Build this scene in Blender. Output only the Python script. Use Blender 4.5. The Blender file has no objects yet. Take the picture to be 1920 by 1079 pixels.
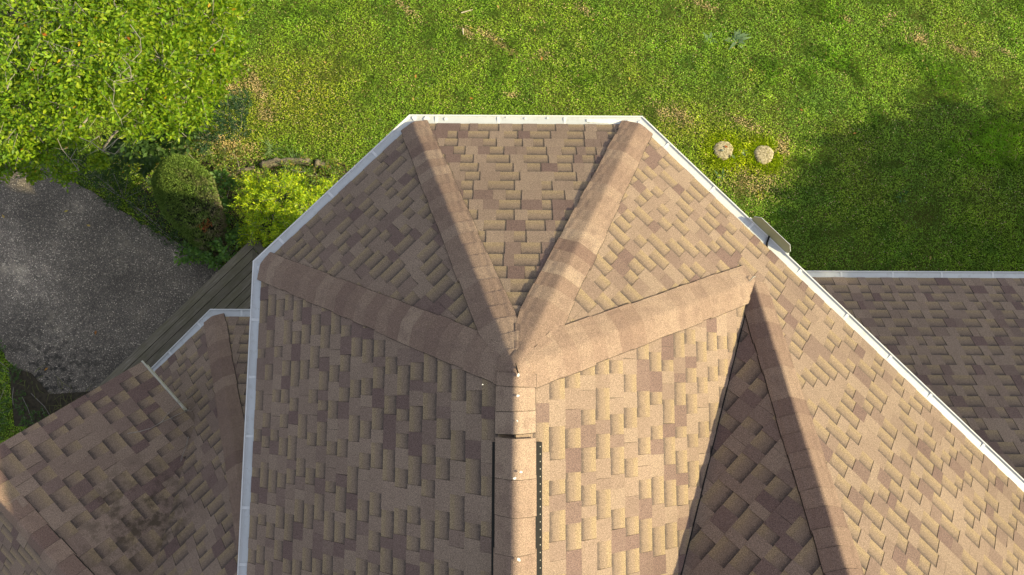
import bpy, bmesh, math, random
import numpy as np
from mathutils import Vector, Matrix
rng = np.random.default_rng(7)
random.seed(7)

# ------------------------------------------------------------------ camera, sky, sun, exposure
SC = bpy.context.scene
F = 1350.0
def rmat(th, ro, yaw):
    return Matrix.Rotation(yaw, 3, 'Z') @ Matrix.Rotation(th, 3, 'X') @ Matrix.Rotation(ro, 3, 'Y')
CR = rmat(0.1239, -0.0040, 0.0051)
CL = Vector((-0.0447, -0.0593, 13.2))
cd = bpy.data.cameras.new('camera'); cam = bpy.data.objects.new('camera', cd)
SC.collection.objects.link(cam)
cd.sensor_width = 36.0; cd.lens = F / 1920 * 36; cd.clip_start = 0.05; cd.clip_end = 500
cam.matrix_world = Matrix.Translation(CL) @ CR.to_4x4()
SC.camera = cam

SUN_EL = math.radians(27.5); SUN_S = math.radians(7.0)      # sun elevation; degrees south of east
sd = Vector((math.cos(SUN_EL) * math.cos(SUN_S), -math.cos(SUN_EL) * math.sin(SUN_S), math.sin(SUN_EL)))
w = bpy.data.worlds.new('World'); SC.world = w; w.use_nodes = True
nt = w.node_tree; bg = nt.nodes['Background']
sky = nt.nodes.new('ShaderNodeTexSky'); sky.sky_type = 'NISHITA'; sky.sun_disc = False
sky.sun_elevation = SUN_EL; sky.sun_rotation = math.radians(90) + SUN_S
sky.air_density = 1.0; sky.dust_density = 1.6; sky.ozone_density = 1.0
hs = nt.nodes.new('ShaderNodeHueSaturation'); hs.inputs['Saturation'].default_value = 0.38      # hazy, low-saturation sky
nt.links.new(sky.outputs[0], hs.inputs['Color']); nt.links.new(hs.outputs[0], bg.inputs[0]); bg.inputs[1].default_value = 0.108
sl = bpy.data.lights.new('sun', 'SUN'); so = bpy.data.objects.new('sun', sl); SC.collection.objects.link(so)
sl.energy = 4.0; sl.angle = math.radians(0.9); sl.color = (1.0, 0.87, 0.50)
so.rotation_euler = (-sd).to_track_quat('-Z', 'Y').to_euler()
vs = SC.view_settings; vs.view_transform = 'Standard'; vs.look = 'None'; vs.gamma = 1; vs.exposure = 1.0
SC.render.engine = 'CYCLES'

# ------------------------------------------------------------------ helpers
COL = SC.collection
def at(px, py, z):
    """world point at height z seen at photo pixel (px, py)"""
    r = CR @ Vector(((px - 960) / F, -(py - 540) / F, -1.0))
    t = (z - CL.z) / r.z
    return CL + r * t
def tag(o, label=None, cat=None, group=None, kind=None):
    if label: o['label'] = label
    if cat: o['category'] = cat
    if group: o['group'] = group
    if kind: o['kind'] = kind
    return o
def empty(name, loc, label, cat, group=None):
    o = bpy.data.objects.new(name, None); COL.objects.link(o); o.location = loc
    o.empty_display_size = 0.2
    return tag(o, label, cat, group)
def link(name, me, m, parent=None):
    o = bpy.data.objects.new(name, me); COL.objects.link(o)
    if m: me.materials.append(m)
    if parent is not None:
        o.parent = parent
        M = Matrix.Identity(4); p = parent
        while p is not None:
            M = p.matrix_basis @ (p.matrix_parent_inverse @ M) if False else p.matrix_basis @ M
            p = p.parent
        o.matrix_basis = M.inverted()      # child meshes are given in world coordinates
    return o
class MB:
    def __init__(s): s.v = []; s.f = []; s.a = []
    def add(s, vs_, fs, at_=None):
        b = len(s.v); s.v += [tuple(v) for v in vs_]; s.f += [[i + b for i in f] for f in fs]
        s.a += (at_ if at_ is not None else [(0, 0, 0)] * len(vs_))
    def box(s, c, hx, hy, hz, X=Vector((1, 0, 0)), Y=Vector((0, 1, 0)), Z=Vector((0, 0, 1))):
        c = Vector(c); P = []
        for sx in (-1, 1):
            for sy in (-1, 1):
                for sz in (-1, 1): P.append(c + X * hx * sx + Y * hy * sy + Z * hz * sz)
        s.add(P, [(0, 1, 3, 2), (4, 6, 7, 5), (0, 4, 5, 1), (2, 3, 7, 6), (0, 2, 6, 4), (1, 5, 7, 3)])
    def tube(s, pts, rads, n=6, cap=True):
        pts = [Vector(p) for p in pts]; rings = []
        up = Vector((0.3, 0.2, 1)).normalized()
        for i, p in enumerate(pts):
            d = (pts[min(i + 1, len(pts) - 1)] - pts[max(i - 1, 0)])
            if d.length < 1e-6: d = Vector((0, 0, 1))
            d.normalize(); x = d.cross(up)
            if x.length < 0.05: x = d.cross(Vector((1, 0, 0)))
            x.normalize(); y = d.cross(x)
            rings.append([p + (x * math.cos(2 * math.pi * k / n) + y * math.sin(2 * math.pi * k / n)) * rads[i] for k in range(n)])
        V = [v for r in rings for v in r]; Fc = []
        for i in range(len(pts) - 1):
            for k in range(n):
                Fc.append((i * n + k, i * n + (k + 1) % n, (i + 1) * n + (k + 1) % n, (i + 1) * n + k))
        if cap: Fc.append(tuple(range(n))[::-1]); Fc.append(tuple((len(pts) - 1) * n + k for k in range(n)))
        s.add(V, Fc)
    def prism(s, poly, z0, z1):
        n = len(poly)
        s.add([(p[0], p[1], z0) for p in poly] + [(p[0], p[1], z1) for p in poly],
              [tuple(range(n))[::-1], tuple(range(n, 2 * n))] + [(i, (i + 1) % n, n + (i + 1) % n, n + i) for i in range(n)])
    def build(s, name, m, parent=None, smooth=False, attr=None, bevel=0):
        me = bpy.data.meshes.new(name); me.from_pydata(s.v, [], s.f); me.update()
        if attr:
            A = me.attributes.new(attr, 'FLOAT_VECTOR', 'POINT')
            A.data.foreach_set('vector', np.array(s.a, dtype=np.float32).ravel())
        else:
            bm = bmesh.new(); bm.from_mesh(me); bmesh.ops.recalc_face_normals(bm, faces=bm.faces)
            if bevel: bmesh.ops.bevel(bm, geom=list(bm.edges), offset=bevel, segments=2, affect='EDGES', profile=0.5)
            bm.to_mesh(me); bm.free()
        if smooth: me.polygons.foreach_set('use_smooth', [True] * len(me.polygons))
        return link(name, me, m, parent)

def np_mesh(name, V, Fc, m, parent=None, attr=None, A=None):
    """big mesh from numpy; Fc has a fixed face size"""
    me = bpy.data.meshes.new(name); k = Fc.shape[1]
    me.vertices.add(len(V)); me.vertices.foreach_set('co', V.astype(np.float32).ravel())
    me.loops.add(Fc.size); me.loops.foreach_set('vertex_index', Fc.astype(np.int32).ravel())
    me.polygons.add(len(Fc)); me.polygons.foreach_set('loop_start', np.arange(0, Fc.size, k, dtype=np.int32))
    me.update(calc_edges=True); me.validate()
    if attr is not None:
        a = me.attributes.new(attr, 'FLOAT_VECTOR', 'POINT'); a.data.foreach_set('vector', A.astype(np.float32).ravel())
    return link(name, me, m, parent)

def nrm(a): return a / np.maximum(np.linalg.norm(a, axis=1, keepdims=True), 1e-9)
def leaves(P, D, N, L, W, T, fold=0.12, droop=0.1):
    """P base, D axis, N normal, L length, W width, T attribute (n,3) -> V, F, A : five vertices, four triangles each"""
    D = nrm(D); S = nrm(np.cross(D, N)); N = nrm(np.cross(S, D)); L = L[:, None]; W = W[:, None]
    b = P; mid = P + D * L * .5 - N * W * fold; l = P + D * L * .46 - S * W * .5; r = P + D * L * .46 + S * W * .5
    t = P + D * L - N * L * droop
    V = np.stack([b, l, t, r, mid], 1).reshape(-1, 3)
    base = np.arange(len(P))[:, None] * 5
    Fc = np.concatenate([base + np.array([0, 4, 1]), base + np.array([1, 4, 2]), base + np.array([4, 3, 2]), base + np.array([0, 3, 4])], 1).reshape(-1, 3)
    return V, Fc, np.repeat(T, 5, 0)
def blades(P, D, N, L, W, T):
    """flat kite blade, two triangles"""
    D = nrm(D); S = nrm(np.cross(D, N)); L = L[:, None]; W = W[:, None]; N = nrm(np.cross(S, D))
    V = np.stack([P, P + D * L * .4 - S * W * .5, P + D * L - N * L * .25, P + D * L * .4 + S * W * .5], 1).reshape(-1, 3)
    base = np.arange(len(P))[:, None] * 4
    Fc = np.concatenate([base + np.array([0, 2, 1]), base + np.array([0, 3, 2])], 1).reshape(-1, 3)
    return V, Fc, np.repeat(T, 4, 0)
def cat_meshes(parts):
    V = []; Fc = []; A = []; o = 0
    for v, f, a in parts:
        V.append(v); Fc.append(f + o); A.append(a); o += len(v)
    return np.concatenate(V), np.concatenate(Fc), np.concatenate(A)
def vnoise(x, y, scale, seed):
    r = np.random.default_rng(seed); G = r.random((128, 128))
    X = (np.asarray(x) / scale) % 128; Y = (np.asarray(y) / scale) % 128
    xi = np.floor(X).astype(int); yi = np.floor(Y).astype(int); fx = X - xi; fy = Y - yi
    fx = fx * fx * (3 - 2 * fx); fy = fy * fy * (3 - 2 * fy); x1 = (xi + 1) % 128; y1 = (yi + 1) % 128; xi %= 128; yi %= 128
    return (G[xi, yi] * (1 - fx) + G[x1, yi] * fx) * (1 - fy) + (G[xi, y1] * (1 - fx) + G[x1, y1] * fx) * fy

# ------------------------------------------------------------------ materials
class NT:
    def __init__(s, name):
        s.m = bpy.data.materials.new(name); s.m.use_nodes = True; s.t = s.m.node_tree
        s.b = s.t.nodes['Principled BSDF']; s.out = s.t.nodes['Material Output']
        s.b.inputs['Roughness'].default_value = .8
    def n(s, typ, **kw):
        x = s.t.nodes.new('ShaderNode' + typ)
        for k, v in kw.items(): setattr(x, k, v)
        return x
    def l(s, a, b): s.t.links.new(a, b)
    def val(s, sock, v):
        if isinstance(v, (int, float, tuple, list)): sock.default_value = v
        else: s.l(v, sock)
    def co(s, scale=(1, 1, 1)):
        if not hasattr(s, '_g'): s._g = s.n('NewGeometry')
        if scale == (1, 1, 1): return s._g.outputs['Position']
        mp = s.n('Mapping'); mp.inputs['Scale'].default_value = scale; s.l(s._g.outputs['Position'], mp.inputs[0]); return mp.outputs[0]
    def noise(s, scale, det=2, vec=None, rough=.5):
        x = s.n('TexNoise'); x.inputs['Scale'].default_value = scale; x.inputs['Detail'].default_value = det
        x.inputs['Roughness'].default_value = rough; s.l(vec if vec else s.co(), x.inputs['Vector']); return x.outputs['Fac']
    def vor(s, scale, feat='F1', out='Distance', vec=None):
        x = s.n('TexVoronoi', feature=feat); x.inputs['Scale'].default_value = scale; s.l(vec if vec else s.co(), x.inputs['Vector']); return x.outputs[out]
    def ramp(s, fac, stops, interp='LINEAR'):
        x = s.n('ValToRGB'); x.color_ramp.interpolation = interp; e = x.color_ramp.elements
        while len(e) < len(stops): e.new(.5)
        for i, (p, c) in enumerate(stops):
            e[i].position = p; e[i].color = (*c, 1) if len(c) == 3 else c
        s.val(x.inputs[0], fac); return x.outputs[0]
    def mr(s, v, a, b, c=0, d=1, smooth=False):
        x = s.n('MapRange'); x.clamp = True
        if smooth: x.interpolation_type = 'SMOOTHSTEP'
        s.val(x.inputs[0], v)
        for i, q in enumerate((a, b, c, d)): x.inputs[i + 1].default_value = q
        return x.outputs[0]
    def math(s, op, a, b=0):
        x = s.n('Math', operation=op); s.val(x.inputs[0], a); s.val(x.inputs[1], b); return x.outputs[0]
    def mix(s, f, a, b, mode='MIX'):
        x = s.n('Mix', data_type='RGBA', blend_type=mode); s.val(x.inputs[0], f)
        for i, q in ((6, a), (7, b)):
            if isinstance(q, tuple) and len(q) == 3: q = (*q, 1)
            s.val(x.inputs[i], q)
        return x.outputs[2]
    def scale(s, c, f):
        x = s.n('VectorMath', operation='SCALE'); s.l(c, x.inputs[0]); s.val(x.inputs['Scale'], f); return x.outputs[0]
    def bump(s, h, dist, strength=1.0):
        x = s.n('Bump'); x.inputs['Strength'].default_value = strength; x.inputs['Distance'].default_value = dist
        s.l(h, x.inputs['Height']); s.l(x.outputs[0], s.b.inputs['Normal'])
    def attr(s, name):
        x = s.n('Attribute', attribute_name=name); y = s.n('SeparateXYZ'); s.l(x.outputs['Vector'], y.inputs[0]); return y.outputs
    def base(s, c): s.val(s.b.inputs['Base Color'], (*c, 1) if isinstance(c, tuple) else c)

def m_shingle():
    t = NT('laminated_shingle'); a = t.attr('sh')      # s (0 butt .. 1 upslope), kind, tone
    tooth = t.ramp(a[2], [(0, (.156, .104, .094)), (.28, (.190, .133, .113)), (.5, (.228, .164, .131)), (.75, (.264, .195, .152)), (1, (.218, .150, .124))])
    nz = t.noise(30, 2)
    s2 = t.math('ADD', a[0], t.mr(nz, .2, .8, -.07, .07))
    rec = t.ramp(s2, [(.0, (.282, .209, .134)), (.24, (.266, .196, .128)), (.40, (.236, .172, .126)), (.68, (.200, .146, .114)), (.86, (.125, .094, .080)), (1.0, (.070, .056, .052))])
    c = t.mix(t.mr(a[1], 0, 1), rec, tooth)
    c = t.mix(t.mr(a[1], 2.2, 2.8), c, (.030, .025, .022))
    g1 = t.noise(330, 1); g2 = t.noise(140, 2); big = t.noise(1.3, 3)
    c = t.scale(c, t.mr(g1, .22, .78, .35, 1.70))
    c = t.scale(c, t.mr(g2, .25, .75, .62, 1.42))
    c = t.scale(c, t.mr(big, .3, .7, .92, 1.09))
    sp = t.vor(170)
    c = t.mix(t.mr(sp, .0, .16, .55, 0), c, (.42, .36, .30))
    # algae stains on the low gable
    d = t.n('VectorMath', operation='DISTANCE'); t.l(t.co(), d.inputs[0]); p0 = at(265, 975, 5.1); d.inputs[1].default_value = p0
    st = t.math('MULTIPLY', t.mr(d.outputs['Value'], .15, .85, 1, 0), t.mr(t.noise(7, 4, rough=.65), .46, .62))
    c = t.mix(t.math('MULTIPLY', st, .8), c, (.062, .048, .032))
    t.base(c); t.b.inputs['Roughness'].default_value = .92; t.b.inputs['Specular IOR Level'].default_value = .25
    t.bump(g1, .004, .7)
    return t.m
def m_cap():
    t = NT('cap_shingle'); a = t.attr('sh')
    c = t.ramp(a[2], [(0, (.180, .118, .098)), (.3, (.222, .151, .119)), (.6, (.262, .185, .143)), (1, (.32, .235, .180))])
    bl = t.noise(9, 2)
    c = t.mix(t.mr(bl, .50, .70, 0, .6), c, (.195, .132, .108))
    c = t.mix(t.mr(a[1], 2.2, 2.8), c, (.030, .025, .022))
    g1 = t.noise(330, 1); g2 = t.noise(140, 2)
    c = t.scale(c, t.mr(g1, .22, .78, .35, 1.70)); c = t.scale(c, t.mr(g2, .25, .75, .62, 1.42))
    c = t.mix(t.mr(t.vor(170), .0, .16, .5, 0), c, (.42, .36, .30))
    t.base(c); t.b.inputs['Roughness'].default_value = .92; t.b.inputs['Specular IOR Level'].default_value = .25
    t.bump(g1, .004, .7); return t.m
def m_plain(name, c, rough=.6, var=.15, sc=8, metal=0, bump=0):
    t = NT(name); n = t.noise(sc, 4)
    t.base(t.scale(t.mix(0.0, c, c), t.mr(n, .25, .75, 1 - var, 1 + var)))
    t.b.inputs['Roughness'].default_value = rough; t.b.inputs['Metallic'].default_value = metal
    if bump: t.bump(t.noise(sc * 12, 3), bump)
    return t.m
def m_guard():
    t = NT('gutter_guard_metal')
    d = t.vor(260); st = t.noise(14, 5, rough=.7); sp = t.noise(60, 2)
    c = t.mix(t.mr(d, .1, .3, .22, 0), (.60, .62, .64), (.34, .36, .38))
    c = t.mix(t.mr(st, .54, .74, 0, .45), c, (.36, .35, .31)); c = t.mix(t.mr(t.noise(2.1, 3), .42, .62, 0, .22), c, (.42, .42, .40))
    c = t.mix(t.mr(sp, .72, .78, 0, .7), c, (.16, .14, .11))
    t.base(c); t.b.inputs['Roughness'].default_value = .42; t.b.inputs['Metallic'].default_value = .1
    return t.m
def m_foliage(name, trans=.35, rough=.5, spec=.35):
    """attribute lf = colour directly, varied in shader"""
    t = NT(name); x = t.n('Attribute', attribute_name='lf'); n = t.noise(60, 2)
    c = t.scale(x.outputs['Vector'], t.mr(n, .25, .75, .8, 1.2))
    t.base(c); t.b.inputs['Roughness'].default_value = rough; t.b.inputs['Specular IOR Level'].default_value = spec
    tr = t.n('BsdfTranslucent'); c2 = t.mix(1.0, c, (1.15, 1.25, .55), 'MULTIPLY'); t.l(c2, tr.inputs[0])
    mx = t.n('MixShader'); mx.inputs[0].default_value = trans
    t.l(t.b.outputs[0], mx.inputs[1]); t.l(tr.outputs[0], mx.inputs[2]); t.l(mx.outputs[0], t.out.inputs[0])
    return t.m
def m_lawn():
    t = NT('lawn_soil'); n = t.noise(1.1, 5, rough=.6); f = t.noise(55, 4, rough=.7)
    c = t.mix(t.mr(n, .35, .7), (.060, .115, .016), (.115, .125, .030))
    c = t.mix(t.mr(f, .5, .75, 0, .6), c, (.10, .085, .04))
    t.base(c); t.b.inputs['Roughness'].default_value = 1; t.b.inputs['Specular IOR Level'].default_value = 0; t.bump(f, .03); return t.m
def m_drive():
    t = NT('exposed_aggregate'); v = t.n('TexVoronoi'); v.inputs['Scale'].default_value = 48; t.l(t.co(), v.inputs['Vector'])
    sep = t.n('SeparateColor'); t.l(v.outputs['Color'], sep.inputs[0])
    v2 = t.n('TexVoronoi'); v2.inputs['Scale'].default_value = 130; t.l(t.co(), v2.inputs['Vector'])
    s2 = t.n('SeparateColor'); t.l(v2.outputs['Color'], s2.inputs[0])
    blot = t.noise(.75, 5, rough=.62); b2 = t.noise(3.5, 4, rough=.7)
    st = t.ramp(sep.outputs[0], [(0, (.045, .043, .042)), (.5, (.085, .080, .078)), (.75, (.13, .12, .11)), (.88, (.30, .28, .26)), (1, (.62, .59, .54))])
    fi = t.ramp(s2.outputs[0], [(0, (.05, .048, .046)), (.7, (.10, .095, .09)), (.94, (.18, .17, .16)), (1, (.42, .40, .38))])
    c = t.mix(t.mr(v.outputs['Distance'], .25, .6, .25, 1), st, fi)
    c = t.scale(c, t.mr(blot, .3, .72, .72, 1.75))
    c = t.mix(t.mr(t.math('MULTIPLY', blot, b2), .30, .42, 0, .45), c, (.25, .235, .20))
    c = t.mix(t.mr(t.noise(24, 3, rough=.7), .66, .74, 0, .75), c, (.022, .02, .018))
    c = t.mix(1.0, c, (1.22, 1.09, .93), 'MULTIPLY')
    for px_, py_, r_, st_ in [(50, 530, 1.0, .65), (192, 530, .17, .6), (15, 440, .7, .5), (160, 390, .8, .35), (340, 480, .35, .3)]:
        d = t.n('VectorMath', operation='DISTANCE'); t.l(t.co(), d.inputs[0]); d.inputs[1].default_value = at(px_, py_, 0.03)
        mk = t.math('MULTIPLY', t.mr(d.outputs['Value'], 0, r_, st_, 0, True), t.mr(b2, .35, .65)); c = t.scale(c, t.math('ADD', 1.0, t.math('MULTIPLY', mk, 1.5)))
    dk_ = t.n('VectorMath', operation='DISTANCE'); t.l(t.co(), dk_.inputs[0]); dk_.inputs[1].default_value = at(90, 720, 0.03)
    c = t.mix(t.math('MULTIPLY', t.mr(dk_.outputs['Value'], .3, 1.6, .9, 0), t.mr(t.noise(9, 4, rough=.7), .5, .58)), c, (.02, .018, .014))
    t.base(c); t.b.inputs['Roughness'].default_value = .85
    t.bump(t.math('SUBTRACT', 1.0, v.outputs['Distance']), .006); return t.m
def m_wood():
    t = NT('weathered_deck_wood')
    a = t.n('Attribute', attribute_name='sh'); mp = t.n('Mapping'); mp.inputs['Scale'].default_value = (3.5, 46, 1); t.l(a.outputs['Vector'], mp.inputs[0])
    g = t.n('TexNoise'); g.inputs['Scale'].default_value = 1.0; g.inputs['Detail'].default_value = 6; g.inputs['Roughness'].default_value = .65; t.l(mp.outputs[0], g.inputs['Vector'])
    mo = t.noise(2.6, 4, rough=.65)
    c = t.ramp(g.outputs['Fac'], [(.22, (.075, .062, .045)), (.42, (.135, .116, .088)), (.6, (.185, .162, .126)), (.8, (.30, .27, .23))])
    c = t.mix(t.mr(mo, .42, .66, 0, .55), c, (.105, .098, .052))
    sx = t.n('SeparateXYZ'); t.l(a.outputs['Vector'], sx.inputs[0])
    c = t.scale(c, t.mr(sx.outputs[2], 0, 1, .7, 1.35))
    t.base(c); t.b.inputs['Roughness'].default_value = .9; t.bump(g.outputs['Fac'], .006); return t.m
def m_siding():
    t = NT('lap_siding'); z = t.n('SeparateXYZ'); t.l(t.co(), z.inputs[0])
    fr = t.math('FRACT', t.math('MULTIPLY', z.outputs[2], 8.3)); n = t.noise(6, 4)
    t.base(t.scale(t.mix(t.mr(fr, 0, .06, .5, 0), (.52, .49, .42), (.2, .19, .17)), t.mr(n, .3, .7, .92, 1.06)))
    t.b.inputs['Roughness'].default_value = .55; t.bump(t.math('SUBTRACT', 1.0, fr), .012); return t.m
def m_concrete():
    t = NT('weathered_concrete'); n = t.noise(26, 5, rough=.7); v = t.vor(120)
    c = t.ramp(n, [(.34, (.10, .10, .045)), (.45, (.30, .25, .15)), (.58, (.50, .43, .29)), (.75, (.62, .55, .40))])
    c = t.mix(t.mr(v, .05, .2, .5, 0), c, (.13, .12, .09)); t.base(c); t.b.inputs['Roughness'].default_value = .95; t.bump(n, .01); return t.m
def m_bark(name='bark', a=(.16, .14, .12), b=(.36, .33, .29)):
    t = NT(name); n = t.noise(28, 5, rough=.65, vec=t.co((1, 1, .35)))
    t.base(t.mix(t.mr(n, .3, .7), a, b)); t.b.inputs['Roughness'].default_value = .9; t.bump(n, .01); return t.m
M_SH = m_shingle(); M_CAP = m_cap(); M_GUARD = m_guard()
M_DECK = m_plain('roof_underlay', (.05, .045, .04), .9)
M_WHITE = m_plain('white_painted_metal', (.72, .73, .74), .32, .05, 5, .0)
M_STRAP = m_plain('bare_metal_strap', (.74, .75, .76), .35, .08, 30, .1)
M_CREAM = m_plain('cream_drip_edge', (.55, .53, .45), .5, .12, 20)
M_PEG = m_plain('grey_peg', (.34, .32, .29), .7, .1, 20)
M_BLACK = m_plain('black_plastic', (.010, .009, .009), .95, .2, 20)
M_SEAL = m_plain('white_sealant', (.80, .79, .76), .5, .06, 20)
M_OLIVE = m_plain('olive_painted_panel', (.36, .37, .22), .45, .05, 12)
M_SOFFIT = m_plain('soffit', (.55, .54, .5), .6, .05, 5)
M_SIDING = m_siding(); M_FOL = m_foliage('leaf'); M_GRASS = m_foliage('grass_blade', .28, .6, .3)
M_TOPI = m_foliage('conifer_spray', .12, .8, .1)
M_LAWN = m_lawn(); M_DRIVE = m_drive(); M_WOOD = m_wood(); M_CONC = m_concrete(); M_BARK = m_bark()
M_TWIG = m_bark('dry_twig', (.20, .165, .14), (.42, .37, .33)); M_LOG = m_bark('grey_log', (.09, .075, .05), (.30, .25, .18))
M_DIRT = m_plain('dark_soil', (.055, .043, .025), 1, .5, 18, 0, .02)
M_CORE = m_plain('inner_twigs', (.022, .026, .012), 1, .4, 20)
M_DROP = m_plain('bird_dropping', (.82, .82, .80), .7, .05, 20)

# ------------------------------------------------------------------ ground
g = MB(); g.add([(-80, -80, 0), (80, -80, 0), (80, 80, 0), (-80, 80, 0)], [(0, 1, 2, 3)])
tag(g.build('lawn', M_LAWN), kind='structure')
drive = [at(*p, 0.0) for p in [(60, 747), (48, 715), (22, 680), (-30, 610)]] + [Vector((-14, 0.6, 0)), Vector((-14, 5.6, 0))] + \
        [at(*p, 0.0) for p in [(-60, 300), (60, 300), (150, 345), (215, 385), (285, 432), (352, 470), (420, 498), (470, 560), (480, 700), (250, 760), (120, 762)]]
g = MB(); dp = []
for i, p in enumerate(drive):
    q = drive[(i + 1) % len(drive)]
    for k in range(8):
        r = p.lerp(q, k / 8); dp.append((r.x + random.uniform(-.03, .03), r.y + random.uniform(-.03, .03)))
g.prism(dp, -.05, .03)
tag(g.build('driveway', M_DRIVE), kind='structure')
DRV = [(p.x, p.y) for p in drive]
g = MB(); s_ = [(p.x, p.y) for p in (at(*q, 0) for q in [(20, 690), (60, 700), (95, 740), (170, 735), (215, 745), (190, 800), (30, 800)])]
g.prism(s_, -.03, .045)
tag(g.build('soil_bed', M_DIRT), kind='structure')

# ------------------------------------------------------------------ house
house = empty('house', (0, 0, 0), 'large house under brown laminated shingle hips with white gutters, seen from above its ridge', 'house')
roof_parts = {}
A_ = 2.536; B_ = 2.700; RZ = 8.3; H2 = 2.28; EZ = RZ - H2; E_ = 0.155
q_ = math.sqrt(.5)
kN = H2 / A_; kNE = H2 / B_; kE = 0.8228
APEX = Vector((0, 0, RZ)); J = Vector((2.2654, .8558, 6.4361))
P5 = Vector((2.47, -2.47, RZ)); VEND = None

def clip2(poly, a, b):
    """keep left of a->b"""
    out = []; n = len(poly)
    def side(p): return (b[0] - a[0]) * (p[1] - a[1]) - (b[1] - a[1]) * (p[0] - a[0])
    for i in range(n):
        p, r = poly[i], poly[(i + 1) % n]; sp, sr = side(p), side(r)
        if sp >= 0: out.append(p)
        if (sp > 0 and sr < 0) or (sp < 0 and sr > 0):
            t = sp / (sp - sr); out.append((p[0] + (r[0] - p[0]) * t, p[1] + (r[1] - p[1]) * t))
    return out
def facet(name, polys, e=E_, seed=1, parent=None, label=None, deck_th=.05):
    """polys: convex 3D polygons of one plane; lays a shingle field course by course"""
    P = [Vector(p) for p in polys[0]]; n = None
    n = (P[1] - P[0]).cross(P[2] - P[0]).normalized()
    if n.z < 0: n = -n
    u = Vector((0, 0, 1)).cross(n).normalized(); v = n.cross(u)
    if v.z < 0: u, v = -u, -v
    allp = [Vector(p) for pl in polys for p in pl]
    O = min(allp, key=lambda p: p.dot(v)); O = Vector(O)
    loc = lambda p: ((Vector(p) - O).dot(u), (Vector(p) - O).dot(v))
    L2 = []
    for pl in polys:
        l = [loc(p) for p in pl]
        ar = sum(l[i][0] * l[(i + 1) % len(l)][1] - l[(i + 1) % len(l)][0] * l[i][1] for i in range(len(l)))
        L2.append(l if ar > 0 else l[::-1])
    us = [p[0] for l in L2 for p in l]; vs2 = [p[1] for l in L2 for p in l]
    R = random.Random(seed); mb = MB(); ov = .012
    nr = int((max(vs2)) / e) + 2
    def cell(u0, u1, v0, kind, tone, s0=0., s1=1., cut=.0):
        v0b = v0 - (.0 if kind < .5 else R.uniform(0, .002))
        lean = R.uniform(-.003, .003)
        rect = [(u0, v0b), (u1, v0b), (u1 + lean, v0 + e), (u0 + lean, v0 + e)]
        for l in L2:
            pl = rect
            for i in range(len(l)):
                pl = clip2(pl, l[i], l[(i + 1) % len(l)])
                if len(pl) < 3: break
            if len(pl) < 3: continue
            top = []; bot = []; at_ = []
            for (a, b) in pl:
                s = min(1, max(0, (b - v0) / e)); h = .0042 * (1 - s) + (.0040 if kind > .5 else 0) + .0005
                q = O + u * a + v * b
                top.append(q + n * h); bot.append(q - n * .003); at_.append((s, kind, tone))
            k = len(pl)
            mb.add(top + top + bot, [tuple(range(k))] + [(k + i, 2 * k + i, 2 * k + (i + 1) % k, k + (i + 1) % k) for i in range(k)], at_ + [(s_, 3, 0) for s_, _k, _t in at_] * 2)
    tones = [0., .12, .3, .4, .5, .55, .6, .7, .75, .8]
    for r in range(-1, nr):
        x = min(us) - R.uniform(0, .4); v0 = r * e - .0 
        if r == -1: v0 = -e
        raised = R.random() < .5
        while x < max(us):
            if raised:
                wd = R.choice([.09, .12, .15, .18, .22, .28]) * R.uniform(.85, 1.15)
                if wd > .19 and R.random() < .8:
                    m = wd * R.uniform(.35, .65); t1, t2 = R.choice(tones), R.choice(tones)
                    cell(x, x + m, v0, 1, t1 + R.uniform(-.03, .03)); cell(x + m + .0012, x + wd, v0, 1, t2 + R.uniform(-.03, .03))
                else: cell(x, x + wd, v0, 1, R.choice(tones) + R.uniform(-.03, .03))
            else:
                wd = R.choice([.10, .13, .16, .19, .22]) * R.uniform(.88, 1.12)
                cell(x, x + wd, v0, 0, R.random())
            x += wd; raised = not raised
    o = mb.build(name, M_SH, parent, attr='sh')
    if label: o['label'] = label
    d = MB()
    for pl in polys:
        T = [Vector(p) - n * .004 for p in pl]; Bt = [p - n * deck_th for p in T]; k = len(T)
        d.add(T + Bt, [tuple(range(k)), tuple(range(k, 2 * k))[::-1]] + [(i, (i + 1) % k, k + (i + 1) % k, k + i) for i in range(k)])
    d.build('roof_deck', M_DECK, o)
    return o, n

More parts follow.
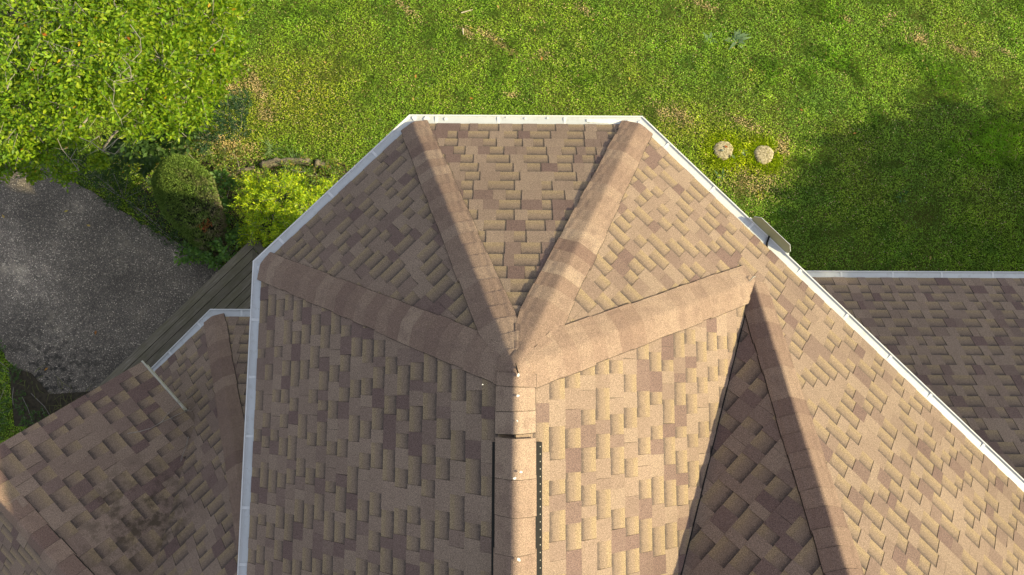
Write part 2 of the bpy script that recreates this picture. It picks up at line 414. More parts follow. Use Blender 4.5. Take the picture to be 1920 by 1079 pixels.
def caps(name, C0, C1, nL, nR, width=.31, e=E_, seed=1, parent=None, lift=.0, tone0=.5, rnd=.024, start=0.0, over=0.0, mitre=(False, False)):
    """overlapping cap shingles climbing from C0 to C1"""
    C0, C1 = Vector(C0), Vector(C1); t = (C1 - C0); Ln = t.length + over; t.normalize()
    N = (nL + nR).normalized(); N = (N - t * N.dot(t)).normalized()
    dL = nL.cross(t).normalized(); dR = nR.cross(t).normalized()
    if dL.dot(nR - nL) > 0: dL = -dL
    if dR.dot(nL - nR) > 0: dR = -dR
    a = -dL.dot(N)
    R = random.Random(seed); mb = MB(); k = 12
    n = int(Ln / e) + 1
    for i in range(n):
        s0 = start + i * e + R.uniform(-.008, .008); s1 = min(s0 + e + .03, Ln)
        if s1 - s0 < .055: continue
        W = width * R.uniform(.97, 1.03) / 2
        sk = R.uniform(-.006, .006); of = R.uniform(-.004, .004)
        tn = max(0, min(1, R.gauss(tone0, .2)))
        V = []; AT = []
        rows = [(s0, .0235), (s0 + .03, .0222), (s1, .0150)]
        for (s, h) in rows:
            for j in range(-k, k + 1):
                wl = W
                if mitre[0 if j < 0 else 1]: wl = min(W, max(.01, (C1 - C0).length - s) * .37 + .012)
                wv = wl * j / k + (of if wl == W else 0); d = dL if wv < 0 else dR; aw = abs(wv)
                dl = a * max(0, rnd - aw) ** 2 / (2 * rnd)
                wob = .0015 * math.sin(j * 1.3 + i * 2.1)
                p = C0 + t * (s + sk * wv / W) + d * aw + N * ((h + .8 * a * rnd / 2 + .0015 * math.sin(i * 4.1 + j * .35)) * (1 - .12 * (aw / W) ** 2) + lift - dl + wob * (aw / W)); V.append(p); AT.append(((s - s0) / e, 2, tn))
        m = 2 * k + 1; Fc = []
        for r in range(len(rows) - 1):
            for j in range(2 * k): Fc.append((r * m + j, r * m + j + 1, (r + 1) * m + j + 1, (r + 1) * m + j))
        nb = len(V)
        for j in range(-k, k + 1): V.append(V[j + k]); AT.append((0, 3, tn))
        for j in range(-k, k + 1): V.append(V[j + k] - N * .007 - t * .0042); AT.append((0, 3, tn))
        for j in range(2 * k): Fc.append((nb + j, nb + m + j, nb + m + j + 1, nb + j + 1))
        # side edges
        for e_i in (0, 2 * k):
            ids = [r * m + e_i for r in range(len(rows))]; b2 = len(V)
            for q in ids: V.append(V[q]); AT.append((0, 3, tn))
            for q in ids: V.append(V[q] - N * .012 + (V[q] - V[q + (1 if e_i == 0 else -1)]).normalized() * .0035); AT.append((0, 3, tn))
            for r in range(len(rows) - 1): Fc.append((b2 + r, b2 + r + 1, b2 + 3 + r + 1, b2 + 3 + r))
        mb.add(V, Fc, AT)
    o = mb.build(name, M_CAP, parent, smooth=False, attr='sh')
    return o

# main roof corner points (shingle edge)
T8 = math.tan(math.pi / 8)
YS = -5.2
cW0 = Vector((-A_, YS, EZ)); cW1 = Vector((-A_, A_ * T8, EZ)); cN0 = Vector((-A_ * T8, A_, EZ))
cNE = Vector((math.sqrt(2) * B_ - A_, A_, EZ)); FARN = 7.0
cF = cNE + Vector((q_, -q_, 0)) * FARN
RS = Vector((0, YS, RZ))
# dark NW-facing hip end: plane through J, h5, v
h5 = Vector((2.4386, -1.4824, 7.7290)); vv = Vector((1.3755, -1.5256, 7.1683))
h5dir = (h5 - J); P5 = J + h5dir * ((RZ - J.z) / h5dir.z)
nNW = (h5 - J).cross(vv - J).normalized(); nNW = -nNW if nNW.z < 0 else nNW
nE = Vector((kE, 0, 1)).normalized(); nNEv = Vector((kNE * q_, kNE * q_, 1)).normalized()
nW = Vector((-kN, 0, 1)).normalized(); nNWm = Vector((-kN * q_, kN * q_, 1)).normalized(); nNo = Vector((0, kN, 1)).normalized()
nSW = Vector((-kNE * q_, -kNE * q_, 1)).normalized()
# hip6 between nNW and nSW through P5, meeting valley E/NW
vdir = nE.cross(nNW).normalized(); vdir = -vdir if vdir.y > 0 else vdir
hd6 = nNW.cross(nSW).normalized(); hd6 = -hd6 if hd6.z > 0 else hd6
# solve for intersection of valley with SW plane through P5
tt = (nSW.dot(P5) - nSW.dot(J)) / nSW.dot(vdir); V6 = J + vdir * tt
vd2 = nE.cross(nSW).normalized(); vd2 = -vd2 if vd2.z > 0 else vd2
roof = MB(); roof.box((0, -1.6, EZ - .9), .05, .05, .05)
def roofpart(nm, *a, **k): return facet(nm, *a, parent=house, **k)
roofpart('roof_slope', [[cW0, cW1, APEX, RS]], seed=11)
roofpart('roof_slope', [[cW1, cN0, APEX]], seed=12)
roofpart('roof_slope', [[cN0, cNE, APEX]], seed=13)
wing_end = P5 + Vector((q_, -q_, 0)) * 3.4
roofpart('roof_slope', [[APEX, cNE, J], [J, cNE, cF], [J, cF, wing_end, P5]], seed=14)
# E slope: triangle apex-J-V6 and rest down along the south
def on_plane(n, p0, x, y): return Vector((x, y, p0.z - (n.x * (x - p0.x) + n.y * (y - p0.y)) / n.z))
V7 = V6 + vd2 * ((V6.y - YS) / -vd2.y) if vd2.y < 0 else V6
roofpart('roof_slope', [[APEX, J, V6, Vector((0, V6.y, RZ))], [Vector((0, V6.y, RZ)), V6, V7, RS]], seed=15)
roofpart('roof_slope', [[J, P5, V6]], seed=16, e=.165, label='shaded slope facing away from the sun between the valley and the wing hip')
roofpart('roof_slope', [[P5, wing_end, wing_end + Vector((0, 0, 0)) + (V6 - P5), V6]] if False else [[P5, wing_end, V7, V6]], seed=17)

capC = lambda *a, **k: caps('hip_cap', *a, parent=house, **k)
up = lambda p, d=.0: p + Vector((0, 0, d))
capC(cW1, APEX, nW, nNWm, seed=21, tone0=.45, over=-.05, mitre=(False, True))
capC(cN0, APEX, nNWm, nNo, seed=22, tone0=.5, lift=.001, over=-.05, mitre=(True, True))
capC(cNE, APEX, nNo, nNEv, seed=23, tone0=.5, width=.35, lift=.002, over=-.05, mitre=(True, True))
capC(J, APEX, nNEv, nE, seed=24, tone0=.55, width=.36, lift=.003, over=-.05, mitre=(True, False))
capC(J, P5, nNW, nNEv, seed=25, tone0=.3, width=.33)
caps('ridge_cap', P5, wing_end, nSW, nNEv, seed=26, parent=house)
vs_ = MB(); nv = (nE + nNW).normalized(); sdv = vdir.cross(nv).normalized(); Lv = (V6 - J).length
vs_.box(J + vdir * (Lv / 2 + .05) + nv * .010, .0042, Lv / 2 - .05, .004, sdv, vdir, nv); vs_.build('valley_shadow_strip', M_BLACK, house)  # thin black strip standing in for the gap shadow along the valley
# main ridge: flush caps near the apex, then raised vent with caps
YV = at(965, 822, 8.35).y
ridge_pts = (Vector((0, YV + .02, RZ)), Vector((0, -.03, RZ)))
caps('ridge_cap', ridge_pts[0], ridge_pts[1], nW, nE, seed=27, parent=house, width=.36, lift=.020, rnd=.05, tone0=.65)
caps('ridge_cap', Vector((0, YS, RZ)), Vector((0, YV, RZ)), nW, nE, seed=28, parent=house, width=.365, lift=.046, rnd=.06, e=.235, tone0=.5)
vm = MB()
for sgn, nn in ((-1, nW), (1, nE)):
    dd = Vector((sgn * nn.z, 0, -abs(nn.x)))
    c0 = Vector((0, (YS + YV - .04) / 2, RZ)) + dd * (.122 if sgn > 0 else .116) + nn * .012
    vm.box(c0 + (dd * .005 if sgn > 0 else dd * 0), .088 if sgn > 0 else .072, (YV - .04 - YS) / 2, .015, dd, Vector((0, 1, 0)), nn)
vent = vm.build('ridge_vent', M_BLACK, house)
y = YV - .07
dd = Vector((nE.z, 0, -nE.x))
while y > -2.6:
    c = Vector((0, y, RZ)) + dd * .198 + nE * .016
    pg = MB(); pg.box(c, .0040, .0032, .0118, dd, Vector((0, 1, 0)), nE); y -= .0497; pg.build('vent_peg', M_PEG, vent)

# walls, soffit
IN = .42
def inset(dst):
    a, b = A_ - dst, B_ - dst
    return [(-a, YS + .02), (-a, a * T8), (-a * T8, a), (math.sqrt(2) * b - a, a)]
wp = inset(IN); b = B_ - IN
far = (wp[3][0] + q_ * 6.3, wp[3][1] - q_ * 6.3)
wallp = wp + [far, (far[0] - 2.2, far[1] - 2.2), (1.4, YS + .02)]
mw = MB(); mw.prism(wallp, 0, EZ - .16); wl = mw.build('wall', M_SIDING, house)
sp = inset(.03); mw = MB(); f2 = (sp[3][0] + q_ * 6.6, sp[3][1] - q_ * 6.6)
mw.prism(sp + [f2, (f2[0] - 2.2, f2[1] - 2.2), (1.4, YS + .02)], EZ - .158, EZ - .10); mw.build('soffit', M_SOFFIT, house)
# gable closing wall at the south end
mw = MB(); mw.add([(-A_ + .1, YS + .03, EZ - .1), (2.6, YS + .03, EZ - .1), (0, YS + .03, RZ - .12), (-A_ + .1, YS + .1, EZ - .1), (2.6, YS + .1, EZ - .1), (0, YS + .1, RZ - .12)],
                  [(0, 1, 2), (5, 4, 3), (0, 3, 4, 1), (1, 4, 5, 2), (2, 5, 3, 0)]); mw.build('gable', M_SIDING, house)

def gutter(pts, z, side, parent, wid=.105, seams=(), hangers=.62, seed=0, flip=False):
    """pts: outer lip polyline (xy) ; side=+1 if the house lies to the right of travel"""
    P = [Vector((p[0], p[1], 0)) for p in pts]
    nn = []
    for i in range(len(P)):
        ds = []
        if i > 0: ds.append((P[i] - P[i - 1]).normalized())
        if i < len(P) - 1: ds.append((P[i + 1] - P[i]).normalized())
        ns = [Vector((d.y, -d.x, 0)) * side for d in ds]       # inward
        m = sum(ns, Vector()).normalized(); nn.append(m / m.dot(ns[0]))
    def sweep(prof, name, mat, par):
        mb = MB(); k = len(prof); V = []
        for i, p in enumerate(P):
            for (o, h) in prof: V.append(p + nn[i] * o + Vector((0, 0, z + h)))
        Fc = []
        for i in range(len(P) - 1):
            for j in range(k): Fc.append((i * k + j, i * k + (j + 1) % k, (i + 1) * k + (j + 1) % k, (i + 1) * k + j))
        Fc.append(tuple(range(k))); Fc.append(tuple((len(P) - 1) * k + j for j in range(k))[::-1])
        mb.add(V, Fc); return mb.build(name, mat, par)
    gt = sweep([(-.002, 0), (.0, .004), (.011, .004), (.013, 0), (.013, -.012), (.006, -.016), (.010, -.05), (.028, -.105), (wid, -.105), (wid, -.108), (.025, -.109), (.006, -.052), (-.001, -.02)], 'gutter', M_WHITE, parent)
    sweep([(.0135, -.004), (.03, -.009), (wid * .8, -.002), (wid + .03, .006), (wid + .03, .003), (wid * .8, -.005), (.03, -.012), (.0135, -.007)], 'gutter_guard', M_GUARD, gt)
    R = random.Random(seed)
    for i in range(len(P) - 1):
        d = P[i + 1] - P[i]; Ln = d.length; d.normalize(); ninw = Vector((d.y, -d.x, 0)) * side
        x = R.uniform(.25, .45)
        while x < Ln - .2:
            c = P[i] + d * x + ninw * (.014 + (wid - .02) / 2) + Vector((0, 0, z - .0035))
            mb = MB(); mb.box(c, .013, (wid - .02) / 2, .0025, d, ninw); mb.build('gutter_strap', M_STRAP, gt)
            x += hangers * R.uniform(.85, 1.15)
    return gt
AO = 2.641; BO = 2.805; GZ = 6.0
cF2 = (math.sqrt(2) * BO - AO + q_ * 7.1, AO - q_ * 7.1)
g1 = gutter([(-AO, YS), (-AO, AO * T8), (-AO * T8, AO), (math.sqrt(2) * BO - AO, AO), cF2], GZ, 1, house, seed=3)
g1['label'] = 'white gutter wrapping the upper eaves'
# corner patches + sealant smear
def flat_blob(name, c, r, mat, par, zoff=0, st=(1, 1), ang=0, n=14, th=.002):
    mb = MB(); top = []
    for k in range(n):
        t = 2 * math.pi * k / n; rr = r * random.uniform(.7, 1.15)
        x, y = math.cos(t) * rr * st[0], math.sin(t) * rr * st[1]
        top.append((c[0] + x * math.cos(ang) - y * math.sin(ang), c[1] + x * math.sin(ang) + y * math.cos(ang)))
    mb.prism(top, c[2] + zoff, c[2] + zoff + th); return mb.build(name, mat, par)
sm = MB(); a0 = at(1100, 227, 5.999); a1 = at(1190, 231, 5.999); tp = []; bt = []
for k in range(25):
    p = a0.lerp(a1, k / 24); hw = .012 + .012 * math.sin(k / 24 * 3.1) + random.uniform(-.005, .005) + (.008 if k > 20 else 0)
    tp.append((p.x, p.y + hw)); bt.append((p.x, p.y - hw))
sm.prism(bt + tp[::-1], 5.9995, 6.003); sm.build('sealant_smear', M_SEAL, g1)
for (px, py, r) in [(800, 223, .03), (836, 224, .02), (985, 223, .012), (1027, 222, .012), (950, 221, .009), (1200, 232, .03), (487, 503, .028), (777, 222, .03)]:
    flat_blob('sealant_dab', at(px, py, 5.9995), r, M_SEAL if r < .025 else M_STRAP, g1)
# splash panel on the NE gutter lip
def lip(tt): return Vector((math.sqrt(2) * BO - AO, AO, 0)) + Vector((q_, -q_, 0)) * tt
pA = at(1409, 411, 6.0); s0 = (pA - Vector((math.sqrt(2) * BO - AO, AO, 6))).dot(Vector((q_, -q_, 0)))
o2 = Vector((q_, q_, 0)); d2 = Vector((q_, -q_, 0)); Ls = .50
prof = [(0, 0), (.0, .05), (.055, .105), (Ls - .055, .105), (Ls, .05), (Ls, 0)]
mb = MB(); V = []
for off in (0, -.004):
    for (x, h) in prof: V.append(lip(s0 + x) + o2 * (h * .42 + .004 + off) + Vector((0, 0, 6.002 + h * .95)))
mb.add(V, [(0, 1, 2, 3, 4, 5), (11, 10, 9, 8, 7, 6)] + [(i, (i + 1) % 6, 6 + (i + 1) % 6, 6 + i) for i in range(6)])
spg = mb.build('splash_guard', M_OLIVE, g1); spg['label'] = 'olive splash panel with clipped corners standing on the gutter lip'
mb = MB()
for i in (1, 2, 3, 4):
    p_, r_ = V[i], V[i + 1] if i < 5 else V[0]
    mb.tube([p_, r_], [.003, .003], 6)
mb.build('rim', M_WHITE, spg)
mb = MB(); c = lip(s0 + Ls / 2 + .0)
mb.tube([c + Vector((0, 0, 6.012)), c - o2 * .06 + Vector((0, 0, 6.004)) + d2 * .03, c - o2 * .12 + Vector((0, 0, 6.02)) + d2 * .075], [.010, .011, .008], 6)
mb.build('bracket', M_BLACK, spg)
for x in (0, Ls):
    mb = MB(); mb.box(lip(s0 + x) + Vector((0, 0, 6.004)), .02, .012, .006, d2, o2); mb.build('clip', M_STRAP, spg)

# ---- right low roof
SZ = 3.55; ke = .865
rx0, ry0 = 3.2, 1.30; yr = -1.33; zr_ = SZ + ke * (ry0 - yr)
bb = B_ - IN
def xcut(y): return math.sqrt(2) * bb - y
lp = [Vector((xcut(ry0) - .25, ry0, SZ)), Vector((9.6, ry0, SZ)), Vector((9.6, yr, zr_)), Vector((xcut(yr) - .25, yr, zr_))]
roofpart('roof_slope', [lp], seed=31, e=.158, label='lower shaded slope beyond the long diagonal gutter')
roofpart('roof_slope', [[lp[3], lp[2], Vector((9.6, -3.9, SZ + .05)), Vector((xcut(-3.9) - .25, -3.9, SZ + .05))]], seed=32)
caps('ridge_cap', Vector((5.2, yr, zr_)), Vector((9.6, yr, zr_)), Vector((0, -ke, 1)).normalized(), Vector((0, ke, 1)).normalized(), seed=33, parent=house)
mw = MB(); mw.prism([(2.6, ry0 - .35), (9.3, ry0 - .35), (9.3, -3.6), (4, -3.6)], 0, SZ - .12); mw.build('wall', M_SIDING, house)
g2 = gutter([(2.75, 1.395), (9.7, 1.40)], SZ - .02, 1, house, wid=.10, seed=5); g2['label'] = 'white gutter along the lower right eave'

# ---- left low roof (N and NW slopes) and gable
k1 = .80; k2 = .834
c0 = Vector((-4.018, .726, SZ)); G0 = Vector((-4.82, -.06, SZ))
xw = -2.30
n2 = Vector((-k1 * q_, k1 * q_, 1)).normalized(); n3 = Vector((k2 * q_, k2 * q_, 1)).normalized()
hz = 4.6
for _ in range(12):
    hp = at(434, 803, hz); hz = c0.z + k1 * q_ * ((hp.x - c0.x) - (hp.y - c0.y))
hdir = hp - c0
tH = (xw - c0.x) / hdir.x; HT = c0 + hdir * tH
n1 = Vector((0, hdir.z / -hdir.y, 1)).normalized()
roofpart('roof_slope', [[c0, Vector((xw, .726, SZ)), HT]], seed=41, e=.17)
Q = Vector((-3.799, -.627, 4.435)); V1 = Vector((-3.767, -2.11, 5.291))
vld = (V1 - Q).normalized(); gr = 5.677
VT = Q + vld * ((gr - Q.z) / vld.z)
# NW slope continues past the gable eave line down to its own eave
def z2(x, y): return c0.z + k1 * q_ * ((x - c0.x) - (y - c0.y))
w2 = Vector((xw, HT.y - 1.2, 0)); w2.z = z2(w2.x, w2.y)
pB = Vector((Q.x - .08, Q.y + .02, 0)); pB.z = z2(pB.x, pB.y)
gA = Vector((-4.82, c0.y - (c0.x + 4.82), SZ))
pC = Vector((VT.x, VT.y, z2(VT.x, VT.y)))
Qn = Vector((Q.x, Q.y, z2(Q.x, Q.y)))
roofpart('roof_slope', [[c0, HT, Qn], [Qn, gA, c0], [Qn, HT, w2], [Qn, w2, pC]], seed=42, e=.165)
# gable slope
EV = Vector((-4.492, .100, 4.435)); gd = Vector((-q_, -q_, k2))
tR = (gr - EV.z) / k2; GR0 = EV + gd * tR
rd = Vector((q_, -q_, 0))
GRT = GR0 + rd * ((VT - GR0).dot(rd))
roofpart('roof_slope', [[EV, Q, VT, GR0]], seed=43, e=.178, label='stained brown slope of the low gable with fallen twigs')
GR1 = GRT + rd * 2.2
roofpart('roof_slope', [[VT + rd * .0, GR0, GR0 + Vector((-q_, -q_, -k2)) * 1.9, VT + rd * 0 + Vector((-q_, -q_, -k2)) * 1.9]], seed=44, e=.178)
n4 = Vector((-k2 * q_, -k2 * q_, 1)).normalized()
caps('ridge_cap', GR0, GR0 + rd * ((VT - GR0).dot(rd) + .2), n4, n3, seed=45, parent=house, width=.34, e=.2, tone0=.45)
caps('hip_cap', c0, HT, n1, n2, seed=46, parent=house, width=.30, e=.17, tone0=.35)
# drip edge on the gable eave
mb = MB(); dv = (Q - EV).normalized(); Lq = (at(346, 766, 4.435) - EV).length
mb.box(EV + dv * (Lq / 2 - .01) + Vector((q_, q_, 0)) * .012 + Vector((0, 0, -.012)), Lq / 2, .009, .010, dv, Vector((-dv.y, dv.x, 0)))
mb.build('drip_edge', M_CREAM, house)
mb = MB(); mb.box(EV + dv * Lq * .5 + Vector((-q_, -q_, 0)) * .04 + Vector((0, 0, -.11)), Lq / 2 - .01, .012, .085, dv, Vector((-dv.y, dv.x, 0))); mb.build('fascia', M_CREAM, house)
mw = MB(); wq = EV + Vector((-.15, -.25, 0)); mw.prism([(EV.x + .22, EV.y - .42), (-3.1, -1.5), (-3.1, -3.2), (GR0.x - .9, GR0.y - 1.1)], 0, 4.15); mw.build('wall', M_SIDING, house)
mw = MB(); mw.prism([(-4.45, -.12), (-3.85, .42), (-2.2, .42), (-2.2, -3.3), (-3.2, -3.3)], 0, SZ - .12); mw.build('wall', M_SIDING, house)
g3 = gutter([(-4.808 - .03, .046 - .03), (-4.074, .833), (-2.3, .836)], SZ - .02, 1, house, wid=.10, seed=9, hangers=.55); g3['label'] = 'short bent white gutter on the lower left eave'
# apex details: one small lapped cap following all the slopes at the peak
def roof_z(x, y): return RZ - max(kN * -x, kN * q_ * (y - x), kN * y, kNE * q_ * (x + y), kE * x, 0.0)
mb = MB(); V = [(0, 0, RZ + .030)]; rings = [(.04, .036), (.08, .036), (.125, .033), (.128, .020)]; k = 40
for r_, h_ in rings:
    for i in range(k):
        a_ = 2 * math.pi * i / k; rr = r_ * (1 + .06 * math.sin(5 * a_ + 1)); x_, y_ = math.cos(a_) * rr, math.sin(a_) * rr
        zs = sum(roof_z(x_ + dx, y_ + dy) for dx in (-.02, 0, .02) for dy in (-.02, 0, .02)) / 9
        V.append((x_, y_, zs + h_))
Fc = [(0, 1 + i, 1 + (i + 1) % k) for i in range(k)]
for j in range(len(rings) - 1):
    for i in range(k): Fc.append((1 + j * k + i, 1 + (j + 1) * k + i, 1 + (j + 1) * k + (i + 1) % k, 1 + j * k + (i + 1) % k))
mb.add(V, Fc, [(0, 2, .5)] * len(V)); mb.build('peak_cap', M_CAP, house, smooth=True, attr='sh')
mb = MB(); mb.tube([at(967, 682, 8.332), at(969, 692, 8.328), at(973, 703, 8.322)], [.003, .005, .003], 5); mb.build('flashing_gap', M_BLACK, house)
for (px, py, z, r) in [(971, 743, 8.345, .012), (972, 704, 8.345, .014), (905, 722, 8.30, .005), (977, 886, 8.38, .010), (965, 898, 8.38, .012), (973, 1050, 8.38, .014), (970, 790, 8.345, .007)]:
    tag(flat_blob('bird_dropping', at(px, py, z), r, M_DROP, house, 0, (1, .7), px, th=.004))
mb = MB(); pj = J + Vector((0, .03, .045)); mb.tube([at(1402, 532, 6.50), at(1411, 521, 6.52), at(1417, 519, 6.50)], [.003, .006, .003], 6); mb.build('flashing', M_PEG, house)

# ------------------------------------------------------------------ twigs lying on the low gable
def zg(x, y): return Q.z - k2 * q_ * ((x - Q.x) + (y - Q.y))
def on_gable(px, py, h=.02):
    z = 5.0
    for _ in range(8):
        p = at(px, py, z); z = max(zg(p.x, p.y), z2(p.x, p.y)) + h
    return at(px, py, z)
def twig(name, lines, label):
    mb = MB()
    for pts, r in lines:
        P = [on_gable(*p) for p in pts]; n = len(P); mb.tube(P, [r * (1 - .6 * i / (n - 1)) for i in range(n)], 5)
    o = mb.build(name, M_TWIG); return tag(o, label, 'twig')
twig('fallen_twig', [([(239, 814), (262, 810), (283, 804), (302, 793), (318, 786), (336, 777), (352, 771), (357, 763)], .006), ([(302, 793), (312, 780), (325, 766), (333, 755), (336, 745)], .004),
                     ([(352, 771), (358, 772), (366, 763)], .003), ([(333, 757), (345, 752), (354, 745), (362, 738)], .003), ([(318, 786), (330, 787), (345, 778)], .003)], 'forked bare twig lying across the low gable shingles')
twig('fallen_twig', [([(353, 820), (350, 835), (344, 850), (340, 866)], .006), ([(344, 850), (340, 858), (337, 870)], .003)], 'short straight bare twig on the low gable beside the valley')

# ------------------------------------------------------------------ deck
DZ = .62; dk = empty('wooden_deck', at(475, 447, DZ), 'weathered grey timber deck with mitred corner running under the low roof', 'deck')
cr = at(475, 446, DZ); e1 = (at(205, 704, DZ) - cr); e1.z = 0; e1.normalize(); e2 = Vector((-e1.y, e1.x, 0))
if e2.x < 0: e2 = -e2
bw = .145
def board(poly, rnd_, ax):
    mb = MB(); k = len(poly); V = []; At = []
    for zz in (DZ - .035, DZ + random.uniform(-.002, .002)):
        for p in poly:
            P3 = cr + e1 * p[0] + e2 * p[1]; V.append((P3.x, P3.y, zz))
            At.append((p[0] + rnd_ * 17 if ax == 0 else p[1] + rnd_ * 17, (p[1] if ax == 0 else p[0]) + rnd_, rnd_))
    mb.add(V, [tuple(range(k))[::-1], tuple(range(k, 2 * k))] + [(i, (i + 1) % k, k + (i + 1) % k, k + i) for i in range(k)], At)
    o = mb.build('board', M_WOOD, dk, attr='sh'); me = o.data
    bm = bmesh.new(); bm.from_mesh(me); bmesh.ops.recalc_face_normals(bm, faces=bm.faces); bm.to_mesh(me); bm.free()
for i in range(10):
    o0 = i * bw; o1 = o0 + bw - .011
    board([(o0, o0), (5.2, o0), (5.2, o1), (o1, o1)], random.random(), 0)
    board([(o0, o0 + .004), (o1, o1 + .004), (o1, 2.4), (o0, 2.4)], random.random(), 1)
mb = MB(); 
for (a, b_) in [((.03, .03), (5.1, .03)), ((.03, .03), (.03, 2.3))]:
    p0 = cr + e1 * a[0] + e2 * a[1]; p1 = cr + e1 * b_[0] + e2 * b_[1]; d = (p1 - p0); L_ = d.length; d.normalize()
    c = (p0 + p1) / 2; c.z = DZ - .17; mb.box(c, L_ / 2, .02, .12, d, Vector((-d.y, d.x, 0)))
mb.build('rim_joist', M_BARK, dk)
for a, b_ in [(.1, .1), (1.8, .1), (3.5, .1), (5.0, .1), (.1, 1.6)]:
    p0 = cr + e1 * a + e2 * b_; mb = MB(); mb.box((p0.x, p0.y, (DZ - .3) / 2), .045, .045, (DZ - .3) / 2); mb.build('post', M_BARK, dk)

# ------------------------------------------------------------------ lawn grass
def inpoly(x, y, poly):
    ins = np.zeros(len(x), bool); n = len(poly)
    for i in range(n):
        x0, y0 = poly[i]; x1, y1 = poly[(i + 1) % n]
        c = ((y0 > y) != (y1 > y)) & (x < (x1 - x0) * (y - y0) / (y1 - y0 + 1e-12) + x0); ins ^= c
    return ins
def patch(x, y, px, py, rx, ry, ang=0):
    c = at(px, py, 0); dx = x - c.x; dy = y - c.y
    s = 13.2 / F; a = math.radians(ang)
    u = (dx * math.cos(a) + dy * math.sin(a)) / (rx * s); v = (-dx * math.sin(a) + dy * math.cos(a)) / (ry * s)
    return np.exp(-(u * u + v * v) * 1.0)
N = 900000
x = rng.uniform(-11.2, 11.2, N); y = rng.uniform(-3.0, 8.6, N)
BED = [tuple(at(*p, 0).xy) for p in [(440, 300), (620, 300), (700, 330), (560, 520), (430, 520), (250, 400), (280, 300)]]
keep = ~inpoly(x, y, DRV) & ~inpoly(x, y, wallp) & ~((x > 2.6) & (x < 9.3) & (y < .9)) & ~((x > -8.2) & (y < .9) & (x < -1)) & ~inpoly(x, y, s_)
bare = np.zeros(N)
for a in [(1720, 72, 26, 14, -30), (1790, 92, 22, 6, -30), (1663, 42, 16, 7, 50), (1880, 100, 20, 5, -30), (1822, 102, 14, 6, -35), (930, 80, 40, 9, -35), (875, 60, 20, 8, -40), (1320, 12, 28, 8, -20), (480, 160, 40, 14, -60), (440, 170, 40, 16, 20),
          (500, 215, 20, 16, 0), (430, 275, 60, 20, -20), (1260, 215, 40, 16, -20), (1400, 235, 40, 8, -25), (1465, 275, 14, 22, 10), (1415, 345, 46, 24, 0), (1095, 20, 20, 8, -40), (760, 15, 40, 8, -40), (470, 20, 5, 5, 0), (1020, 105, 14, 9, 0), (960, 180, 14, 6, 0), (1590, 40, 14, 5, -40)]:
    bare = np.maximum(bare, patch(x, y, *a))
fb = vnoise(x, y, .11, 3)
keep &= ~(inpoly(x, y, BED) & (rng.random(N) < .4))
x, y, bare = x[keep], y[keep], bare[keep]; N = len(x)
n1_ = vnoise(x, y, 1.1, 1); n2_ = vnoise(x, y, .33, 2); n3_ = vnoise(x, y, .10, 5); n4_ = vnoise(x, y, 2.6, 9)
long_ = np.clip(vnoise(x, y, .7, 12) * 1.2 - .75 + patch(x, y, 1560, 130, 130, 60) * .8 + patch(x, y, 1870, 260, 90, 60) * .7, 0, 1)
yel = np.clip(patch(x, y, 560, 180, 90, 70) * .9 + patch(x, y, 640, 150, 60, 60) * .5 + patch(x, y, 1270, 235, 70, 50) + patch(x, y, 440, 250, 70, 50) * .9 + n1_ * .55 + n2_ * .35 - .35, 0, 1)
clov = np.clip(n2_ * 1.5 - .25 - long_, 0, 1) * (rng.random(N) < .75)
hue = rng.random(N)
col = np.zeros((N, 3))
g_dark = np.array([.135, .270, .034]); g_mid = np.array([.275, .450, .026]); g_yel = np.array([.42, .45, .035]); g_dry = np.array([.62, .47, .24])
mixg = np.clip(.36 + .35 * n4_ + .45 * (n3_ - .5) + .35 * (n2_ - .5) + .6 * (hue - .5), 0, 1)[:, None]
col = g_dark * (1 - mixg) + g_mid * mixg
yy = np.clip(yel * .8 * (.4 + hue), 0, 1)[:, None]; col = col * (1 - yy) + g_yel * yy
bare = np.clip(bare * (.5 + vnoise(x, y, .11, 3)), 0, 1)
dry = ((rng.random(N) < .03 + bare * .95 + .10 * yel)).astype(float)[:, None]; col = col * (1 - dry) + g_dry * dry * rng.uniform(.6, 1.1, (N, 1))
# moss-bright ring round the piers
ring = np.clip(patch(x, y, 1357, 290, 46, 46) + patch(x, y, 1425, 300, 46, 42), 0, 1)[:, None] * (1 - dry)
col = col * (1 - ring) + np.array([.56, .62, .010]) * ring
wht = rng.random(N) < .0022; col[wht] = (.7, .7, .6)
col *= rng.uniform(.72, 1.30, (N, 1)) * (.78 + .46 * vnoise(x, y, .034, 31))[:, None] * (.85 + .4 * vnoise(x, y, .16, 32))[:, None] * (1 + .55 * long_)[:, None] * 1.06  # long-grass patches coloured brighter to offset their blades' self-shadow
az = rng.uniform(0, 2 * np.pi, N); el = np.where(clov > 0, rng.uniform(.0, .5, N), rng.uniform(.1, 1.0, N))
D = np.stack([np.cos(az) * np.cos(el), np.sin(az) * np.cos(el), np.sin(el)], 1)
Nn = np.stack([rng.normal(0, .35, N), rng.normal(0, .35, N), np.ones(N)], 1)
L = np.where(clov > 0, rng.uniform(.013, .029, N), rng.uniform(.025, .055, N) * (1 + 1.5 * long_))
W = np.where(clov > 0, L * .8, rng.uniform(.004, .0075, N) * (1 + .5 * long_))
L = np.where(wht, .016, L); W = np.where(wht, .014, W)
z = rng.uniform(0, .035, N) * (.5 + n3_) + vnoise(x, y, .2, 8) * .025
V, Fc, A = blades(np.stack([x, y, z], 1), D, Nn, L, W, col)
tag(np_mesh('grass', V, Fc, M_GRASS, attr='lf', A=A), 'sunlit green lawn of mixed grass and clover', 'grass', kind='stuff')

